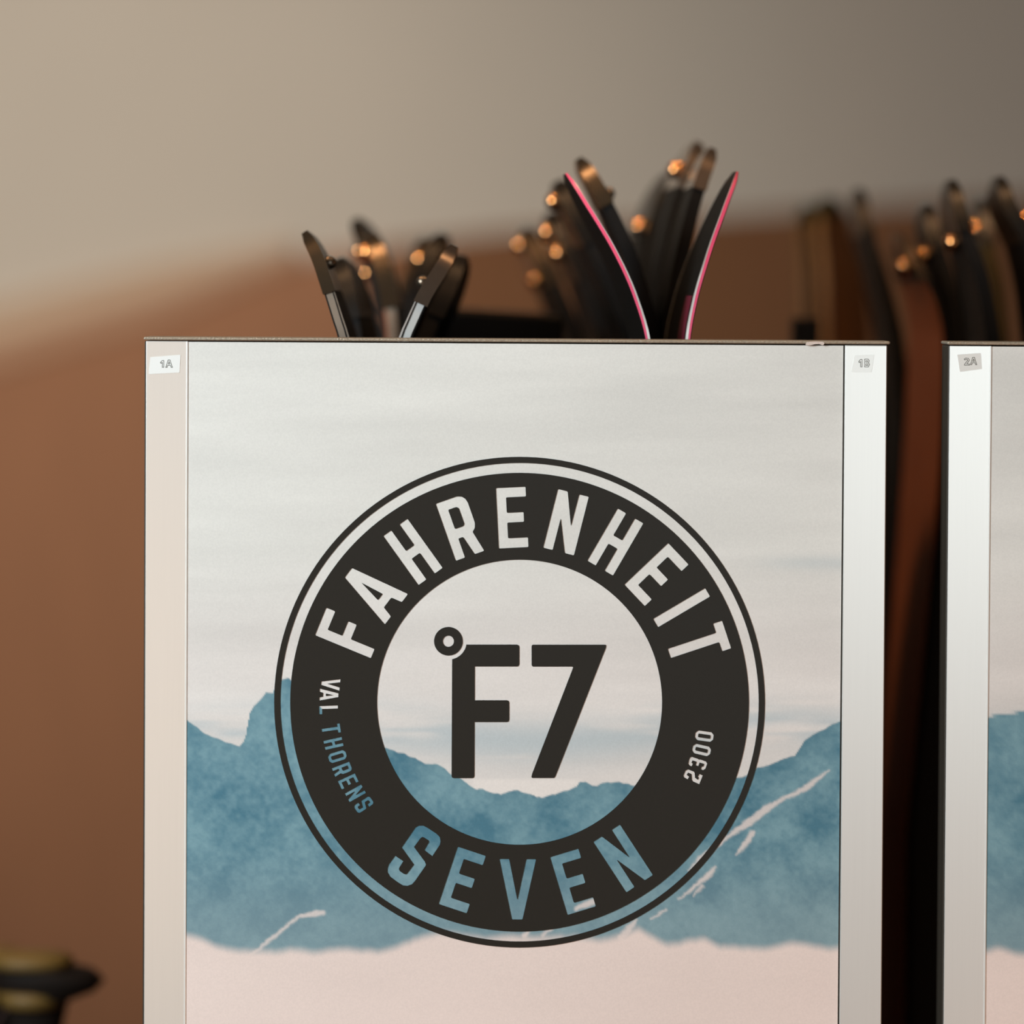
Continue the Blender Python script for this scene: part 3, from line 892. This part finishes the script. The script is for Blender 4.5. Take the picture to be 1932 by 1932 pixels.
ski('red-brown ski seen through the gap, leaning left', GC, [(1690, 440), (1726, 500), (1756, 570), (1768, 640), (1764, 800), (1748, 1050), (1726, 1300), (1702, 1500)], 0.42, -1, yaw=-6, top='umber', core='ski_core', base='umber', edge='ski_core', cap='bronze', cap_len=0.03, rivet_glint=[0.02], thick=0.6, rivet_side=1, xb=P(1690, 1800, 0.42).x)
ski('blurred black ski with short tip right of the red-brown one', GC, [(1746, 384), (1768, 440), (1792, 530), (1806, 640)], 0.42, -1, thick=1.3, edge='ski_core', cap='smoke', cap_len=0.03, rivet_glint=[0.03], rivet_side=1, xb=P(1810, 900, 0.42).x)
ski('broad black ski with the left of two tall tips at the right edge', GC, [(1792, 340), (1822, 420), (1852, 520), (1872, 640)], 0.30, -1, thick=1.2, edge='ski_core', cap='smoke', cap_len=0.03, rivet_glint=[0.034], rivet_side=1, xb=P(1862, 900, 0.30).x)
ski('olive-topped ski between the two tall tips at the right edge', GC, [(1848, 372), (1868, 440), (1884, 540), (1892, 640)], 0.55, -1, thick=1.2, top='olive', core='olive', edge='ski_core', cap='smoke', cap_len=0.03, rivet_glint=[0.02], rivet_side=1, xb=P(1894, 900, 0.55).x)
ski('black ski with the rightmost tall tip leaning out of frame', GC, [(1882, 334), (1912, 384), (1944, 450), (1972, 560), (1982, 640)], 0.30, -1, thick=1.2, edge='steel', cap='smoke', cap_len=0.04, rivet_glint=[0.03], xb=P(1990, 900, 0.30).x)

# ------------------------------------------------------------------ ski poles at the lower left


def pole(label, px, py, Y, lean):
    top = P(px, py, Y)
    root = thing('ski_pole', label, 'ski pole', (top.x, Y, 0.02), 'ski poles standing left of the emblem rack')
    h = top.z - 0.02
    root.rotation_euler = (0, lean, 0)
    put('shaft', lathe('shaft', [(0.003, 0.0), (0.006, 0.05), (0.0075, h - 0.12)], M['pole_shaft'], 16), root)
    put('basket', lathe('basket', [(0.006, 0.062), (0.030, 0.064), (0.032, 0.067), (0.028, 0.070), (0.008, 0.078)], M['pole_grip'], 24), root)
    v, f, n = [], [], 20
    prof = [(-0.145, .011, .013, 0), (-0.135, .015, .018, 0), (-0.10, .0145, .018, .001), (-0.075, .0155, .020, .002), (-0.05, .0145, .019, .002), (-0.032, .016, .022, .003), (-0.022, .021, .034, .009), (-0.014, .022, .038, .012), (-0.008, .020, .034, .010)]
    for z, ry, rx, ox in prof:
        for k in range(n):
            a = 2 * math.pi * k / n
            v.append((ox + rx * math.cos(a), ry * math.sin(a), h + z - 0.10 * max(0, math.cos(a)) * rx if z > -0.03 else h + z))
    for i in range(len(prof) - 1):
        for k in range(n):
            k2 = (k + 1) % n
            f.append((i * n + k, i * n + k2, (i + 1) * n + k2, (i + 1) * n + k))
    f.append(tuple(range(n - 1, -1, -1)))
    f.append(tuple((len(prof) - 1) * n + k for k in range(n)))
    g = put('grip', mesh_from('grip', v, f, M['pole_grip'], True), root)
    cap = put('grip_cap', lathe('grip_cap', [(0.024, h - 0.0085), (0.025, h - 0.004), (0.022, h), (0.012, h + 0.002)], M['pole_top'], 24), root)
    cap.scale = (1.15, 0.9, 1.0)
    put('grip_band', lathe('grip_band', [(0.0195, h - 0.036), (0.0225, h - 0.034), (0.0225, h - 0.026), (0.0195, h - 0.024)], M['pole_top'], 24), root)
    # wrist strap: a thin band hanging down beside the grip
    v, f = [], []
    path = [(-0.014, -0.03), (-0.034, -0.06), (-0.045, -0.11), (-0.040, -0.17), (-0.026, -0.19), (-0.018, -0.16), (-0.016, -0.10)]
    for x, z in path:
        for y, t in ((-0.009, 0), (0.009, 0), (0.009, 0.0022), (-0.009, 0.0022)):
            v.append((x + t, y, h + z))
    for i in range(len(path) - 1):
        for j in range(4):
            j2 = (j + 1) % 4
            f.append((i * 4 + j, i * 4 + j2, i * 4 + 4 + j2, i * 4 + 4 + j))
    f += [(3, 2, 1, 0), tuple((len(path) - 1) * 4 + j for j in range(4))]
    put('strap', mesh_from('strap', v, f, M['strap']), root)
    return root


pole('olive-capped ski pole grip at the lower left corner, nearest the rack', 62, 1800, 0.42, 0.0)
pole('olive-capped ski pole half cut off by the left picture edge', -30, 1790, 0.50, 0.0)
ps = thing('pole_stand', 'low dark tray holding the ski poles at the lower left', 'pole stand', (P(10, 1800, 0.45).x, 0.46, 0.0))
put('tray', box_mesh('tray', -0.09, 0.09, -0.13, 0.13, 0.0, 0.02, M['black_steel'], 0.003), ps)
